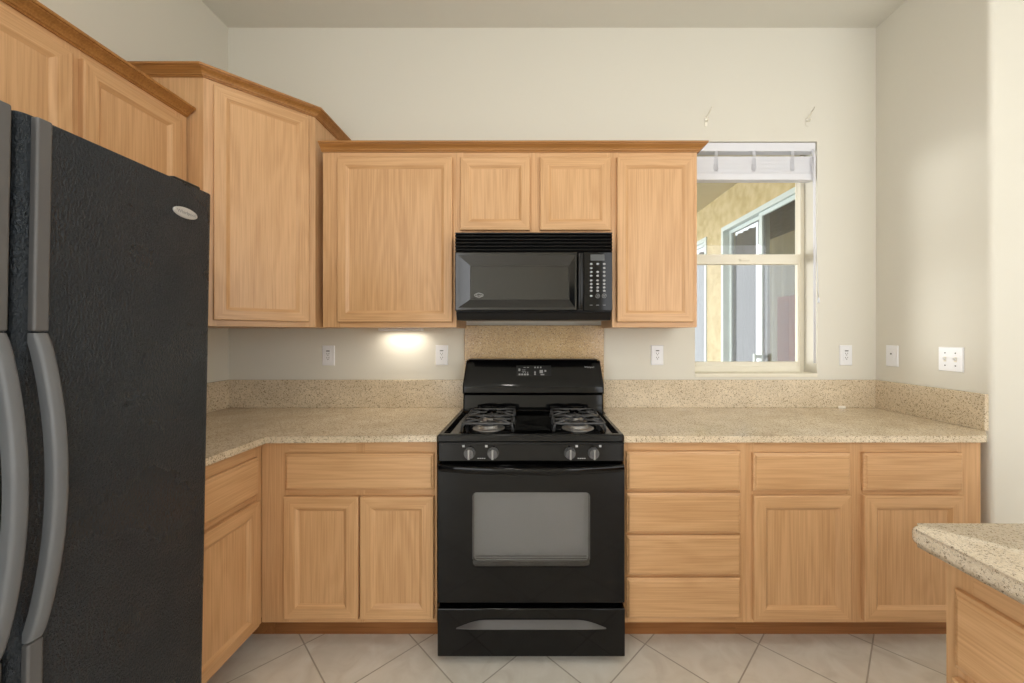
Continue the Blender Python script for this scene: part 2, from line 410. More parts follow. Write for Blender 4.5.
def drape(name, y0, y1, z0, z1, x, material, amp, waves, label):
    n = max(24, int(waves * 10)); b = MB()
    front = []; back = []
    for i in range(n + 1):
        t = i / n; y = y0 + (y1 - y0) * t; dx = amp * math.sin(2 * PI * waves * t) + amp * .3 * math.sin(2 * PI * waves * 2.3 * t + 1)
        front.append((x + dx, y)); back.append((x + dx + .004, y))
    b.prism(front + back[::-1], z0, z1, 'z', smooth=True)
    return tag(b.build(name, material, None, (x, (y0 + y1) / 2, z0)), label, 'curtain')
drape('curtain', 1.56, 2.05, .02, 2.40, PX + .22, CURT_G, .02, 5, 'grey drape behind the left pane of the sliding patio door')
drape('curtain', .66, 1.12, .02, 1.66, PX + .17, CURT_O, .02, 3, 'rust-orange drape low behind the right pane of the patio door')
drape('curtain', .60, 1.53, .02, 2.40, PX + .28, CURT_P, .02, 6, 'pale cream drape behind the right pane of the patio door')
drape('curtain', 2.08, 3.7, .02, 2.40, PX + .22, CURT_G, .02, 9, 'grey drape behind the far patio door, at the window left edge')
wb = thing('wood_blind', 'dark brown slatted blind rolled high behind the patio door glass', 'blind', (PX + .14, .93, 2.18))
b = MB()
for k in range(9): b.box(PX + .13, PX + .145, .52, 1.35, 2.18 + k * .024, 2.18 + k * .024 + .019)
b.build('slats', WOODB, wb, wb.location)
MB().box(PX + .11, PX + .16, .52, 1.35, 2.395, 2.43).build('headrail', WOODB, wb, wb.location)

# ------------------------------------------------------------------ cabinets
def door_part(parent, x0, x1, z0, z1, o, fw=.052, name='door'):
    """framed oak door with a recessed flat panel; local: front towards -y"""
    t = .020; e = .004; ch = .011; dp = .009
    def L(i, y): return [(x0 + i, y, z0 + i), (x1 - i, y, z0 + i), (x1 - i, y, z1 - i), (x0 + i, y, z1 - i)]
    loops = [L(0, -.0005), L(0, -t + e), L(e * .35, -t + e * .35), L(e, -t), L(fw - .004, -t), L(fw - .001, -t + .0015), L(fw + ch - .003, -t + dp - .0015), L(fw + ch, -t + dp), L(fw + ch, -.0005)]
    b = MB(); b.loops(loops, 0, cap0=False, cap1=False, mats=lambda q, i: 0 if i % 2 else 1)
    d = b.build(name, [WV, WH], parent, o)
    i = fw + ch - .003
    MB().box(x0 + i, x1 - i, -t + dp + .0006, -.0006, z0 + i, z1 - i).build('panel', WV, d, o)
    return d
def drawer_part(parent, x0, x1, z0, z1, o, name='drawer_front'):
    t = .020
    def L(i, y): return [(x0 + i, y, z0 + i), (x1 - i, y, z0 + i), (x1 - i, y, z1 - i), (x0 + i, y, z1 - i)]
    b = MB().loops([L(0, -.0005), L(0, -t + .009), L(.002, -t + .007), L(.007, -t + .005), L(.010, -t + .001), L(.013, -t)], 0)
    return b.build(name, WH, parent, o)

def cabinet(label, loc, rotz, w, depth, z0, z1, stiles, rails, doors=(), drawers=(), toe=False, carcass=None, cat='cabinet', name='wall_cabinet', fw=.052, botrail=True):
    t = thing(name, label, cat, (loc[0], loc[1], z0 if not toe else 0), rotz)
    o = (0, 0, z0 if not toe else 0)
    b = MB()
    if carcass: b.prism(carcass, z0, z1, 'z')
    else: b.box(0, w, .0195, depth, z0, z1)
    b.build('carcass', WV, t, o)
    b = MB()
    for (a, c) in stiles: b.box(a, c, 0, .019, z0, z1, 0)
    xs = [(stiles[i][1], stiles[i + 1][0]) for i in range(len(stiles) - 1)]
    for (a, c) in xs:
        for (p, q) in rails: b.box(a, c, .0004, .0188, p, q, 1)
    b.build('face_frame', [WV, WH], t, o)
    for d in doors: door_part(t, *d, o, fw=fw)
    for d in drawers: drawer_part(t, *d, o)
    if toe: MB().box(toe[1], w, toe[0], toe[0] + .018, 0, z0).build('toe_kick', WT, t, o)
    return t

UB, UT = 1.372, 2.262
# wall cabinets on the back wall
FY = -.305
cabinet('large single-door oak wall cabinet left of the microwave, beside the corner cabinet', (-1.046, FY), 0, .671, .303, UB, UT,
        [(0, .087), (.647, .671)], [(UB, UB + .04), (2.205, UT)], doors=[(.080, .654, 1.398, 2.22)], fw=.046)
cabinet('short two-door oak wall cabinet directly above the microwave', (-.3745, FY), 0, .7815, .303, 1.823, UT,
        [(0, .035), (.362, .425), (.755, .7815)], [(1.823, 1.87), (2.205, UT)], doors=[(.0215, .3695, 1.856, 2.22), (.4195, .7725, 1.856, 2.22)], fw=.046)
cabinet('narrow tall oak wall cabinet right of the microwave, next to the window', (.4075, FY), 0, .4265, .303, UB, UT,
        [(0, .035), (.395, .4265)], [(UB, UB + .04), (2.205, UT)], doors=[(.0215, .4035, 1.398, 2.22)], fw=.046)
# diagonal corner wall cabinet
ca, cb_ = Vector((-1.39, -.61)), Vector((-1.085, -.305))
def to_loc(p, org, rz):
    d = Vector((p[0] - org[0], p[1] - org[1])); c, s = math.cos(-rz), math.sin(-rz)
    return (d.x * c - d.y * s, d.x * s + d.y * c)
car = [to_loc(p, ca, PI / 4) for p in ((-1.39 - .0138, -.61), (-1.757, -.61), (-1.757, -.003), (-1.085, -.003), (-1.085, -.305 + .0138))]
car = [(.4313, .0195), (0, .0195), (0, .0003), (-.0195, .0195)] + [c for c in car[1:4]] + [(.4508, .0195), (.4313, .0003)]
cabinet('tall diagonal oak corner wall cabinet with one door, rising above its neighbours', ca, PI / 4, .4313, .3, UB, 2.435,
        [(0, .045), (.387, .4313)], [(UB, UB + .04), (2.39, 2.435)], doors=[(.032, .40, 1.398, 2.405)], carcass=car, fw=.046)
# wall cabinet above the refrigerator
cabinet('two-door oak wall cabinet above the black refrigerator', (-1.455, -1.41), PI / 2, .793, .302, 1.83, UT,
        [(0, .03), (.36, .41), (.74, .793)], [(1.83, 1.87), (2.205, UT)], doors=[(.02, .372, 1.856, 2.22), (.40, .75, 1.856, 2.22)], fw=.046)

# crown mouldings
CROWN = [(0, 0), (.006, 0), (.0075, .004), (.012, .006), (.014, .011), (.020, .018), (.029, .024), (.034, .027), (.0345, .030), (.040, .031), (.041, .034), (.041, .040), (0, .040)]
def crown(path, z, label, flip=False):
    """sweeps the crown profile along a plan polyline; outside is to the right of travel"""
    pts = [Vector(p) for p in path]; loops = []
    for i, p in enumerate(pts):
        def nrm(a, b): d = (b - a).normalized(); return Vector((d.y, -d.x))
        if i == 0: n = nrm(pts[0], pts[1]); k = 1
        elif i == len(pts) - 1: n = nrm(pts[-2], pts[-1]); k = 1
        else:
            n1, n2 = nrm(pts[i - 1], p), nrm(p, pts[i + 1]); n = (n1 + n2).normalized(); k = 1 / max(.3, n.dot(n1))
        loops.append([(p.x + n.x * u * k, p.y + n.y * u * k, z + v) for u, v in CROWN])
    c = pts[len(pts) // 2]
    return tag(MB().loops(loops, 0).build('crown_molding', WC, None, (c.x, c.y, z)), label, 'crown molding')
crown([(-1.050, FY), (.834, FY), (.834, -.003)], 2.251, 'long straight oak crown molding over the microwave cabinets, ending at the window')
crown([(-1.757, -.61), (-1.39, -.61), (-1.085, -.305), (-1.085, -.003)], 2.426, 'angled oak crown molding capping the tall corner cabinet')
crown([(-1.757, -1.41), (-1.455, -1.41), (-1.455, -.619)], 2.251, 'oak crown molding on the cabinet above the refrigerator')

# base cabinets
BZ0, BZ1 = .114, .8865
BY = -.61
cabinet('oak base cabinet with one wide drawer over two doors, left of the black range', (-1.141, BY), 0, .742, .605, BZ0, BZ1,
        [(0, .115), (.40, .437), (.72, .742)], [(BZ0, .15), (.645, .69), (.82, BZ1)],
        doors=[(.102, .415, .138, .654), (.423, .732, .138, .654)], drawers=[(.106, .731, .681, .834)], toe=(.084, 0), name='base_cabinet')
lr = [(0, .0195), (.478, .0195), (.478, .012), (.49, .012), (.49, .0), (1.085, .0), (1.085, .616), (0, .616)]
lr = [(0, .0195), (1.085, .0195), (1.085, .616), (0, .616)]
lc = cabinet('oak base cabinet with drawer over door along the left wall, beside the refrigerator', (-1.1425, -1.09), PI / 2, .478, .61, BZ0, BZ1,
        [(0, .02), (.435, .478)], [(BZ0, .15), (.64, .69), (.82, BZ1)],
        doors=[(.012, .44, .128, .648)], drawers=[(.012, .44, .672, .828)], toe=(.112, 0), carcass=lr, name='base_cabinet')
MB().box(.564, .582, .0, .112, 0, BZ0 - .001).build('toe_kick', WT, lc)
cabinet('four-drawer oak base cabinet right of the black range', (.393, BY), 0, .518, .605, BZ0, BZ1,
        [(0, .02), (.48, .518)], [(BZ0, .15), (.3, .33), (.48, .51), (.66, .69), (.82, BZ1)],
        drawers=[(.009, .49, .679, .843), (.009, .49, .500, .668), (.009, .49, .323, .489), (.009, .49, .140, .310)], toe=(.084, 0), name='base_cabinet')
cabinet('two-door oak base cabinet with two drawers, under the window at right', (.9115, BY), 0, .9955, .605, BZ0, BZ1,
        [(0, .035), (.425, .497), (.895, .9955)], [(BZ0, .15), (.645, .69), (.82, BZ1)],
        doors=[(.024, .433, .132, .658), (.488, .906, .132, .658)], drawers=[(.024, .433, .675, .837), (.488, .906, .675, .837)], toe=(.084, 0), name='base_cabinet')

# ------------------------------------------------------------------ countertops
def slab(name, poly, front, z0, z1, material, parent, o, r=.016):
    """stone slab; edges listed in `front` (indices of poly edges) get a full round nose"""
    bm = bmesh.new(); n = len(poly)
    lo = [bm.verts.new(Vector((p[0], p[1], z0)) - Vector(o)) for p in poly]; hi = [bm.verts.new(Vector((p[0], p[1], z1)) - Vector(o)) for p in poly]
    bm.faces.new(lo[::-1]); bm.faces.new(hi)
    for i in range(n): bm.faces.new([lo[i], lo[(i + 1) % n], hi[(i + 1) % n], hi[i]])
    bm.edges.ensure_lookup_table(); es = []
    for i in front:
        j = (i + 1) % n
        es += [bm.edges.get((lo[i], lo[j])), bm.edges.get((hi[i], hi[j]))]
    bmesh.ops.bevel(bm, geom=es, offset=r, segments=5, affect='EDGES', profile=.5, clamp_overlap=True)
    bmesh.ops.recalc_face_normals(bm, faces=bm.faces)
    for f in bm.faces: f.smooth = True
    me = bpy.data.meshes.new(name); bm.to_mesh(me); bm.free(); me.materials.append(material)
    me.set_sharp_from_angle(angle=math.radians(50))
    ob = bpy.data.objects.new(name, me); COL.objects.link(ob); ob.parent = parent
    return ob
CT0, CT1 = .887, .914
t = thing('countertop', 'L-shaped speckled beige granite countertop left of the range, in the corner', 'countertop', (-1.2, -.3, CT0)); o = t.location
slab('worktop', [(-1.757, -.003), (-1.757, -1.09), (-1.102, -1.09), (-1.102, -.648), (-.391, -.648), (-.391, -.003)], (2, 3), CT0, CT1, GR, t, o, r=.011)
b = MB(); b.box(-1.757, -.383, -.022, -.003, CT1 + .0003, 1.074); b.build('backsplash', GR, t, o, bevel=.0015)
b = MB(); b.box(-1.757, -1.738, -1.09, -.0225, CT1 + .0003, 1.074); b.build('backsplash', GR, t, o, bevel=.0015)
t = thing('countertop', 'straight speckled beige granite countertop right of the range, under the window', 'countertop', (1.2, -.3, CT0)); o = t.location
slab('worktop', [(.42, -.003), (.42, -.022), (.398, -.022), (.398, -.2), (.385, -.2), (.385, -.648), (1.868, -.648), (1.893, -.643), (1.908, -.634), (1.922, -.618), (1.985, -.562), (2.003, -.545), (2.003, -.003)], (5, 6, 7, 8, 9), CT0, CT1, GR, t, o, r=.011)
b = MB(); b.box(.42, 1.985, -.022, -.003, CT1 + .0003, 1.074); b.build('backsplash', GR, t, o, bevel=.0015)
b = MB(); b.box(1.9852, 2.004, -.558, -.003, CT1 + .0003, 1.074); b.build('backsplash', GR, t, o, bevel=.0015)
tag(MB().box(-.3825, .4195, -.021, -.002, .90, 1.389).build('splash_panel', GS, None, (0, -.01, .90), bevel=.0015), 'tall speckled granite splash panel on the wall between range and microwave', 'backsplash')

# island, lower right
IX, IYB = .832, -1.392
t = thing('countertop', 'pale speckled granite island top jutting in at lower right', 'countertop', (1.4, -1.8, .8765)); o = t.location
ip = [(IX, -2.9), (2.3, -2.9), (2.3, IYB)] + [(IX + .028 - .028 * math.sin(a), IYB - .028 + .028 * math.cos(a)) for a in [PI / 2 * i / 8 for i in range(9)]]
slab('worktop', ip, (2, 3, 4, 5, 6, 7, 8, 9, 10, 11), .8765, CT1, GI, t, o, r=.013)
IFX = .880
cabinet('oak island base cabinet under the pale granite top at lower right', (IFX, -1.434), -PI / 2, 1.4, 1.3, BZ0, .874,
        [(0, .05), (.62, .67), (1.36, 1.4)], [(BZ0, .15), (.60, .66), (.80, .874)],
        doors=[(.027, .63, .132, .632)], drawers=[(.027, .63, .655, .814), (.66, 1.37, .655, .814)], toe=(.084, 0), name='island_cabinet')

# ------------------------------------------------------------------ refrigerator
fr = thing('refrigerator', 'tall black side-by-side refrigerator with bowed handles at left', 'refrigerator', (-.978, -1.96, 0), PI / 2)
fr.rotation_euler = (math.radians(1.05), 0, PI / 2)
FW, FH = .86, 1.75
b = MB(); b.box(.005, FW - .005, .078, .74, .02, FH - .02); b.build('cabinet_body', FRIDGE, fr, bevel=.006)
b = MB(); b.box(.01, FW - .01, .03, .075, .015, .085)
for k in range(5): b.box(.03, FW - .03, .024, .03, .022 + k * .012, .029 + k * .012)
b.build('base_grille', BLKS, fr, bevel=.002)
def fdoor(x0, x1, hx0, hx1, lab):
    # gently crowned door, rounded vertical edges
    n = 16; pts = []
    for i in range(n + 1):
        t = i / n; x = x0 + (x1 - x0) * t
        e = min(t, 1 - t) * (x1 - x0)
        y = .012 * (1 - min(1, e / .02)) ** 2
        pts.append((x, y))
    xs = [x0, x0 + .003, x0 + .008, x0 + .016] + [x0 + .016 + (x1 - x0 - .032) * i / 8 for i in range(1, 8)] + [x1 - .016, x1 - .008, x1 - .003, x1]
    def yy(x):
        e = min(x - x0, x1 - x); return .010 * (1 - min(1, e / .016)) ** 2
    poly = [(x, yy(x)) for x in xs] + [(x1, .07), (x0, .07)]
    d = MB().prism(poly, .092, FH, 'z', smooth=False).build('door', FRIDGE, fr, bevel=.003)
    za, zb = .748, 1.337
    path = []
    for i in range(41):
        t = i / 40; z = za + (zb - za) * t; y = -.012 - .046 * math.sin(PI * t) ** .75
        path.append((y, z))
    b = MB(); loops = []
    for y, z in path:
        r = .006; y0, y1 = y, y + .020
        loops.append([(hx0, y1, z), (hx0, y0 + r, z), (hx0 + r * .3, y0 + r * .3, z), (hx0 + r, y0, z), (hx1 - r, y0, z), (hx1 - r * .3, y0 + r * .3, z), (hx1, y0 + r, z), (hx1, y1, z)])
    b.loops(loops, 0, smooth=True)
    h = b.build('handle', FRIDGE_H, d); h.data.set_sharp_from_angle(angle=math.radians(50))
    for (p, q) in ((zb + .003, FH - .002), (.1, za - .003)):
        MB().box(hx0, hx1, -.012, .006, p, q).build('handle_trim', FRIDGE_S, d, bevel=.004, seg=3)
    return d
fdoor(0.0, .4145, .379, .4035, 'freezer')
dr = fdoor(.421, FW, .4385, .4635, 'fresh')
for x in (.05, FW - .075):
    b = MB(); b.box(x - .03, x + .055, .02, .16, FH + .001, FH + .016); b.build('hinge_cover', BLKS, fr, bevel=.006, seg=3)
bx, bz = .766, 1.667
b = MB()
el = [(bx + .037 * math.cos(2 * PI * i / 32), bz + .0145 * math.sin(2 * PI * i / 32)) for i in range(32)]
el2 = [(bx + .034 * math.cos(2 * PI * i / 32), bz + .012 * math.sin(2 * PI * i / 32)) for i in range(32)]
b.loops([[(p[0], -.0005, p[1]) for p in el], [(p[0], -.003, p[1]) for p in el], [(p[0], -.0045, p[1]) for p in el2]], 0)
bd = b.build('badge', SILVER, dr); bd['label'] = 'silver oval badge'
text_part('badge_lettering', 'Whirlpool', .0135, KEY, bd, Matrix.Translation((bx, -.0048, bz)) @ FACE, .0004)
for x in (.06, FW - .06): MB().cyl((x, .12, 0.0), 'z', .018, .02).build('foot', BLKS, fr)

# ------------------------------------------------------------------ range
RX = .001; HW = .379
rg = thing('range', 'black freestanding gas range with four burners between the countertops', 'stove', (RX, -.36, 0)); o = (RX, -.36, 0)
b = MB(); b.box(RX - HW + .003, RX + HW - .003, -.628, -.045, .04, .895); b.build('body', BLKS, rg, o, bevel=.003)
# cooktop: raised rim around a shallow pan
b = MB()
x0, x1, y0, y1 = RX - HW, RX + HW, -.672, -.165
def R(i, z, j=None): return [(x0 + i, y0 + i, z), (x1 - i, y0 + i, z), (x1 - i, y1 - i, z), (x0 + i, y1 - i, z)]
b.loops([R(.002, .896), R(0, .899), R(0, .921), R(.003, .927), R(.016, .927), R(.024, .920), R(.034, .914)], 0, mats=lambda q, i: 0)
b.build('cooktop', BLK, rg, o)
b = MB(); 
for (p, q) in ((x0 + .036, -.31 + RX), (.318 + RX, x1 - .036)): MB().box(p, q, y0 + .036, y1 - .04, .9142, .9152).build('side_strip', SPEC, rg, o)
# back guard
gp = [(-.05, .895), (-.165, .895), (-.168, .93), (-.158, 1.006), (-.16, 1.012), (-.176, 1.017), (-.183, 1.024), (-.182, 1.04), (-.176, 1.07), (-.128, 1.178), (-.118, 1.190), (-.10, 1.195), (-.05, 1.195)]
b = MB()
loops = []
for (dx, sc) in ((-HW + .0, 1), (-HW + .006, 1), (HW - .006, 1), (HW, 1)):
    loops.append([(RX + dx, p[0], p[1]) for p in gp])
# shoulders narrow towards the top as on the photo
def guard_x(sgn, inset): return [(RX + .011 + sgn * (HW - inset - (.010 if z > 1.10 else 0.0) * min(1, (z - 1.10) / .08)), y + (0 if inset else .006 if y < -.1 else 0), z) for y, z in gp]
b.loops([guard_x(-1, 0), guard_x(-1, .008), guard_x(1, .008), guard_x(1, 0)], 0)
guard = b.build('backguard', BLK, rg, o, bevel=.002)
b = MB(); b.box(RX - .344, RX + .366, -.126, -.05, 1.1955, 1.1995); b.build('guard_cap', BLKS, guard, o, bevel=.0015)
# electronic display: its face lies on the sloping front (from (-.176,1.07) to (-.128,1.178))
sl = math.atan2(.048, .108)
def on_guard(u, v, lift):     # u across, v up the slope from its middle
    cy, cz = -.152, 1.124
    return (RX + .009 + u, cy + v * math.sin(sl) - lift * math.cos(sl), cz + v * math.cos(sl) + lift * math.sin(sl) * -1 + 0)
def guard_plate(mb, u0, u1, v0, v1, l0, l1, m=0):
    k = [on_guard(u, v, l) for l in (l0, l1) for (u, v) in ((u0, v0), (u1, v0), (u1, v1), (u0, v1))]
    mb.loops([k[:4], k[4:]], m)
b = MB(); guard_plate(b, -.090, .100, -.014, .046, .0002, .0012); disp = b.build('display_panel', BLKS, rg, o)
b = MB()
for (u, v, w_, h_) in [(-.073, .022, .010, .014)] + [(-.078 + .0145 * i + .006, -.004, .010, .009) for i in range(4)] + [(-.045 + .018 * i, .036, .012, .003) for i in range(2)] + \
    [(-.05, .022, .02, .002), (-.05, .014, .02, .002)] + [(-.052 + .012 * i, .008, .005, .004) for i in range(3)] + [(.012, .036, .008, .008), (.027, .036, .008, .008), (.043, .036, .008, .008), (.012, .008, .008, .009), (.012, -.003, .008, .008), (.046, .012, .018, .018), (.068, .016, .010, .010), (.052, -.005, .02, .006)]:
    b = MB(); guard_plate(b, u - w_ / 2, u + w_ / 2, v - h_ / 2, v + h_ / 2, .0013, .0018); b.build('key', KEY, disp, o)
mtx = Matrix.Translation(Vector(on_guard(.308, .037, .0012)) - Vector(o)) @ Matrix.Rotation(-sl, 4, 'X') @ FACE
text_part('lettering', 'Whirlpool', .0125, MARK, guard, mtx, .0004)

# burners and grates
for gx in (RX - .1915, RX + .2095):
    for by in (-.508, -.341):
        bn = MB().lathe((gx, by, .9142), [(.072, 0), (.072, .002), (.058, .004), (.045, .006), (.045, .014), (.040, .017), (.0, .017)]).build('burner', ALU, rg, o)
        MB().lathe((gx, by, .9313), [(.036, 0), (.038, .003), (.037, .008), (.030, .0105), (0, .011)]).build('burner_cap', IRON, bn, o)
def grate(cx):
    b = MB(); hx = .108; ya, yb, zt = -.588, -.262, .952; r = .0052; fz = .9155
    def bar(p, q): b.tube([p, q], r, 8)
    def fingers(by, ys, ye):
        for (dx, dy) in ((1, 0), (-1, 0), (0, 1), (0, -1)): pass
    # two square cells (front and back), each ringed with a rounded rod and bent feet
    for (s, e) in ((ya, -.4305), (-.4195, yb)):
        c = (s + e) / 2
        ring = [(cx + p[0], p[1], zt) for p in rrect(-hx, hx, s, e, .02, 4)]
        b.tube(ring, r, 8, closed=True)
        for (sx, yy) in ((-1, s + .012), (1, s + .012), (-1, e - .012), (1, e - .012)):
            b.tube([(cx + sx * (hx - .004), yy, zt), (cx + sx * (hx + .001), yy, zt - .015), (cx + sx * (hx + .003), yy, fz)], r, 8)
        for (fx, fy) in ((-1, -1), (1, -1), (-1, 1), (1, 1)):
            # diagonal fingers that arch towards the burner
            p0 = Vector((cx + fx * hx * .93, c + fy * (e - s) / 2 * .90, zt)); p1 = Vector((cx + fx * .024, c + fy * .024, zt + .006))
            m_ = p0.lerp(p1, .5) + Vector((0, 0, .005))
            b.tube([p0, m_, p1], r * .9, 8)
        for fx in (-1, 1):
            b.tube([(cx + fx * hx, c, zt), (cx + fx * .075, c, zt + .004), (cx + fx * .042, c, zt - .004), (cx + fx * .042, c, zt - .02)], r * .85, 8)
        b.tube([(cx, s, zt), (cx, s + .028, zt + .005), (cx, c - .040, zt + .005)], r * .85, 8)
        b.tube([(cx, e, zt), (cx, e - .028, zt + .005), (cx, c + .040, zt + .005)], r * .85, 8)
    b.build('grate', IRON, rg, o)
grate(RX - .1915); grate(RX + .2095)
# control panel and knobs
b = MB(); b.box(RX - HW + .001, RX + HW - .001, -.676, -.63, .818, .8945); b.build('control_panel', BLK, rg, o, bevel=.003)
b = MB(); b.box(RX - HW + .001, RX + HW - .001, -.6805, -.672, .8885, .8965); b.build('panel_lip', BLKS, rg, o, bevel=.002)
for kx in (-.2506, -.155, .157, .253):
    kb = MB(); kb.cyl((RX + kx, -.6765, .853), 'y', .0235, -.006, 28); kb.cyl((RX + kx, -.6825, .853), 'y', .021, -.018, 28, r2=.0185)
    k = kb.build('knob', KNOB, rg, o)
    g = MB(); g.box(RX + kx - .004, RX + kx + .004, -.709, -.7006, .834, .8745); g.build('knob_grip', ALU, k, o, bevel=.002)
for mx in (-.276, -.183, .185, .281): MB().box(RX + mx - .005, RX + mx + .005, -.6768, -.6761, .876, .885).build('marking', MARK, rg, o)
for mx in (-.203, .205):
    for q in range(4): MB().box(RX + mx - .016 + q * .0085, RX + mx - .0095 + q * .0085, -.6768, -.6761, .829, .8325).build('marking', MARK, rg, o)
# oven door
dz0, dz1 = .252, .806
wx0, wx1, wz0, wz1 = RX - .238, RX + .238, .394, .697
od0, od1 = -.688, -.632
outer = [(RX - HW + .002, dz0), (RX + HW - .002, dz0), (RX + HW - .002, dz1), (RX - HW + .002, dz1)]
inner = rrect(wx0, wx1, wz0, wz1, .018, 5)
def plate_with_hole(mb, outer, inner, y0, y1, m=0):
    """front and back plates with a rounded hole plus the walls of hole and rim"""
    ni = len(inner); q = ni // 4
    oc = [outer[2], outer[3], outer[0], outer[1]]      # corners in the order rrect runs
    for y, rev in ((y0, False), (y1, True)):
        ki = mb.add([(p[0], y, p[1]) for p in inner]); ko = mb.add([(p[0], y, p[1]) for p in oc])
        for c in range(4):
            seg = [ki + (c * q + i) for i in range(q)]
            for i in range(q - 1): mb.face([ko + c, seg[i], seg[i + 1]], m)
            mb.face([ko + c, seg[-1], ki + ((c + 1) * q) % ni, ko + (c + 1) % 4], m)
    k = mb.add([(p[0], y0, p[1]) for p in inner] + [(p[0], y1, p[1]) for p in inner])
    for i in range(ni): j = (i + 1) % ni; mb.face([k + i, k + j, k + ni + j, k + ni + i], m)
    k = mb.add([(p[0], y0, p[1]) for p in oc] + [(p[0], y1, p[1]) for p in oc])
    for i in range(4): j = (i + 1) % 4; mb.face([k + i, k + j, k + 4 + j, k + 4 + i], m)
b = MB(); plate_with_hole(b, outer, inner, od0, od1); door = b.build('oven_door', BLK, rg, o, weld=True)
b = MB(); b.prism(rrect(wx0 + .0005, wx1 - .0005, wz0 + .0005, wz1 - .0005, .018, 5), od0 + .004, od0 + .007, 'y'); b.build('oven_window', OVENGL, door, o)
b = MB(); b.prism(rrect(wx0 + .001, wx1 - .001, wz0 + .001, wz1 - .001, .018, 5), od1 - .012, od1 - .004, 'y'); b.build('oven_liner', CAVITY, door, o)
b = MB()
for z in (.408, .417, .427): b.tube([(wx0 + .012, od0 + .022, z), (wx1 - .012, od0 + .022, z)], .0016, 6)
b.build('oven_rack', TRIMG, door, o)
# bowed door handle
b = MB(); loops = []
for i in range(33):
    t = i / 32; x = RX - HW + .004 + (2 * HW - .008) * t; bow = math.sin(PI * t) ** .8
    y = od0 - .006 - .036 * bow; zt = .809 - .002 * bow; zb = .782 - .004 * bow
    yb = od0 + .004
    loops.append([(x, yb, zt + .002), (x, y + .005, zt), (x, y + .001, zt - .004), (x, y, zt - .010), (x, y + .003, zb + .004), (x, y + .008, zb), (x, min(yb, y + .014), zb + .003), (x, yb, zb + .012)])
b.loops(loops, 0, smooth=True); hd = b.build('oven_handle', BLK, door, o); hd.data.set_sharp_from_angle(angle=math.radians(50))
# storage drawer
b = MB(); b.box(RX - HW, RX + HW, -.690, -.632, .034, .228); drw = b.build('storage_drawer', BLK, rg, o, bevel=.004)
b = MB(); loops = []
for i in range(41):
    t = i / 40; x = RX - .302 + .604 * t; e = min(1, min(t, 1 - t) / .2); a = math.sin(PI / 2 * e)
    d_ = .002 + .026 * a; top = .1505 + .024 * a
    zb = .148 + .017 * a
    loops.append([(x, -.6895, .1475), (x, -.6905 - d_, zb), (x, -.6905 - d_, zb + .003), (x, -.691, .1515 + .032 * a), (x, -.6895, .1515 + .032 * a)])
b.loops(loops, 0); b.build('drawer_handle', TRIMG, drw, o)
for (fx, fy) in ((-.30, -.60), (.30, -.60), (-.30, -.10), (.30, -.10)):
    MB().cyl((RX + fx, fy, 0), 'z', .018, .042, 16).build('foot', BLKS, rg, o)

# ------------------------------------------------------------------ microwave
mw = thing('microwave', 'black over-the-range microwave hung under the short oak cabinet', 'microwave', (.013, -.2, 1.404)); o = mw.location
MX0, MX1, MZ0, MZ1, MY = -.362, .388, 1.443, 1.8215, -.385
b = MB(); b.box(MX0, MX1, MY, -.004, MZ0, MZ1); b.build('body', BLKS, mw, o, bevel=.003)
b = MB(); b.prism([(-.392, 1.440), (-.375, 1.405), (-.02, 1.412), (-.02, 1.4425), (-.392, 1.4425)], MX0 + .002, MX1 - .002, 'x'); b.build('bottom_hood', BLKS, mw, o, bevel=.002)
b = MB(); b.box(MX0, MX1, -.392, MY - .0003, 1.731, MZ1, 1)
for k in range(5):
    z = 1.7345 + k * .0165
    b.prism([(-.392, z + .0005), (-.405, z + .003), (-.407, z + .007), (-.400, z + .0115), (-.392, z + .0125)], MX0, MX1, 'x', 0)
b.box(MX0, MX1, -.407, -.392, 1.8165, MZ1, 0)
b.build('vent_grille', [BLKS, BLKM], mw, o)
# door with a deep sloping picture frame
dx0, dx1, ez0, ez1 = MX0, .2205, 1.449, 1.7275
vx0, vx1, vz0, vz1 = -.2885, .1795, 1.507, 1.663
def ML(x0, x1, z0, z1, y): return [(x0, y, z0), (x1, y, z0), (x1, y, z1), (x0, y, z1)]
b = MB()
b.loops([ML(dx0, dx1, ez0, ez1, MY - .0005), ML(dx0, dx1, ez0, ez1, -.407), ML(dx0 + .004, dx1 - .004, ez0 + .004, ez1 - .004, -.410),
         ML(dx0 + .016, dx1 - .012, ez0 + .014, ez1 - .016, -.410), ML(vx0 - .004, vx1 + .004, vz0 - .004, vz1 + .004, -.396), ML(vx0, vx1, vz0, vz1, -.396), ML(vx0, vx1, vz0, vz1, MY - .0005)], 0, cap0=False, cap1=False)
md = b.build('door', BLKD, mw, o)
b = MB(); b.box(vx0, vx1, -.3945, -.3925, vz0, vz1); b.build('window', MICROGL, md, o)
b = MB(); b.box(vx0 + .001, vx1 - .001, -.3895, -.3855, vz0 + .001, vz1 - .001); b.build('window_screen', SPEC, md, o)
b = MB(); lp = []
for i in range(17):
    t = i / 16; z = ez0 + .004 + (ez1 - ez0 - .008) * t; y = -.412 - .018 * math.sin(PI * t) ** .6
    lp.append([(.222, -.392, z), (.222, y + .004, z), (.226, y, z), (.244, y, z), (.248, y + .004, z), (.248, -.392, z)])
b.loops(lp, 0, smooth=True); h = b.build('handle', BLKS, md, o); h.data.set_sharp_from_angle(angle=math.radians(50))
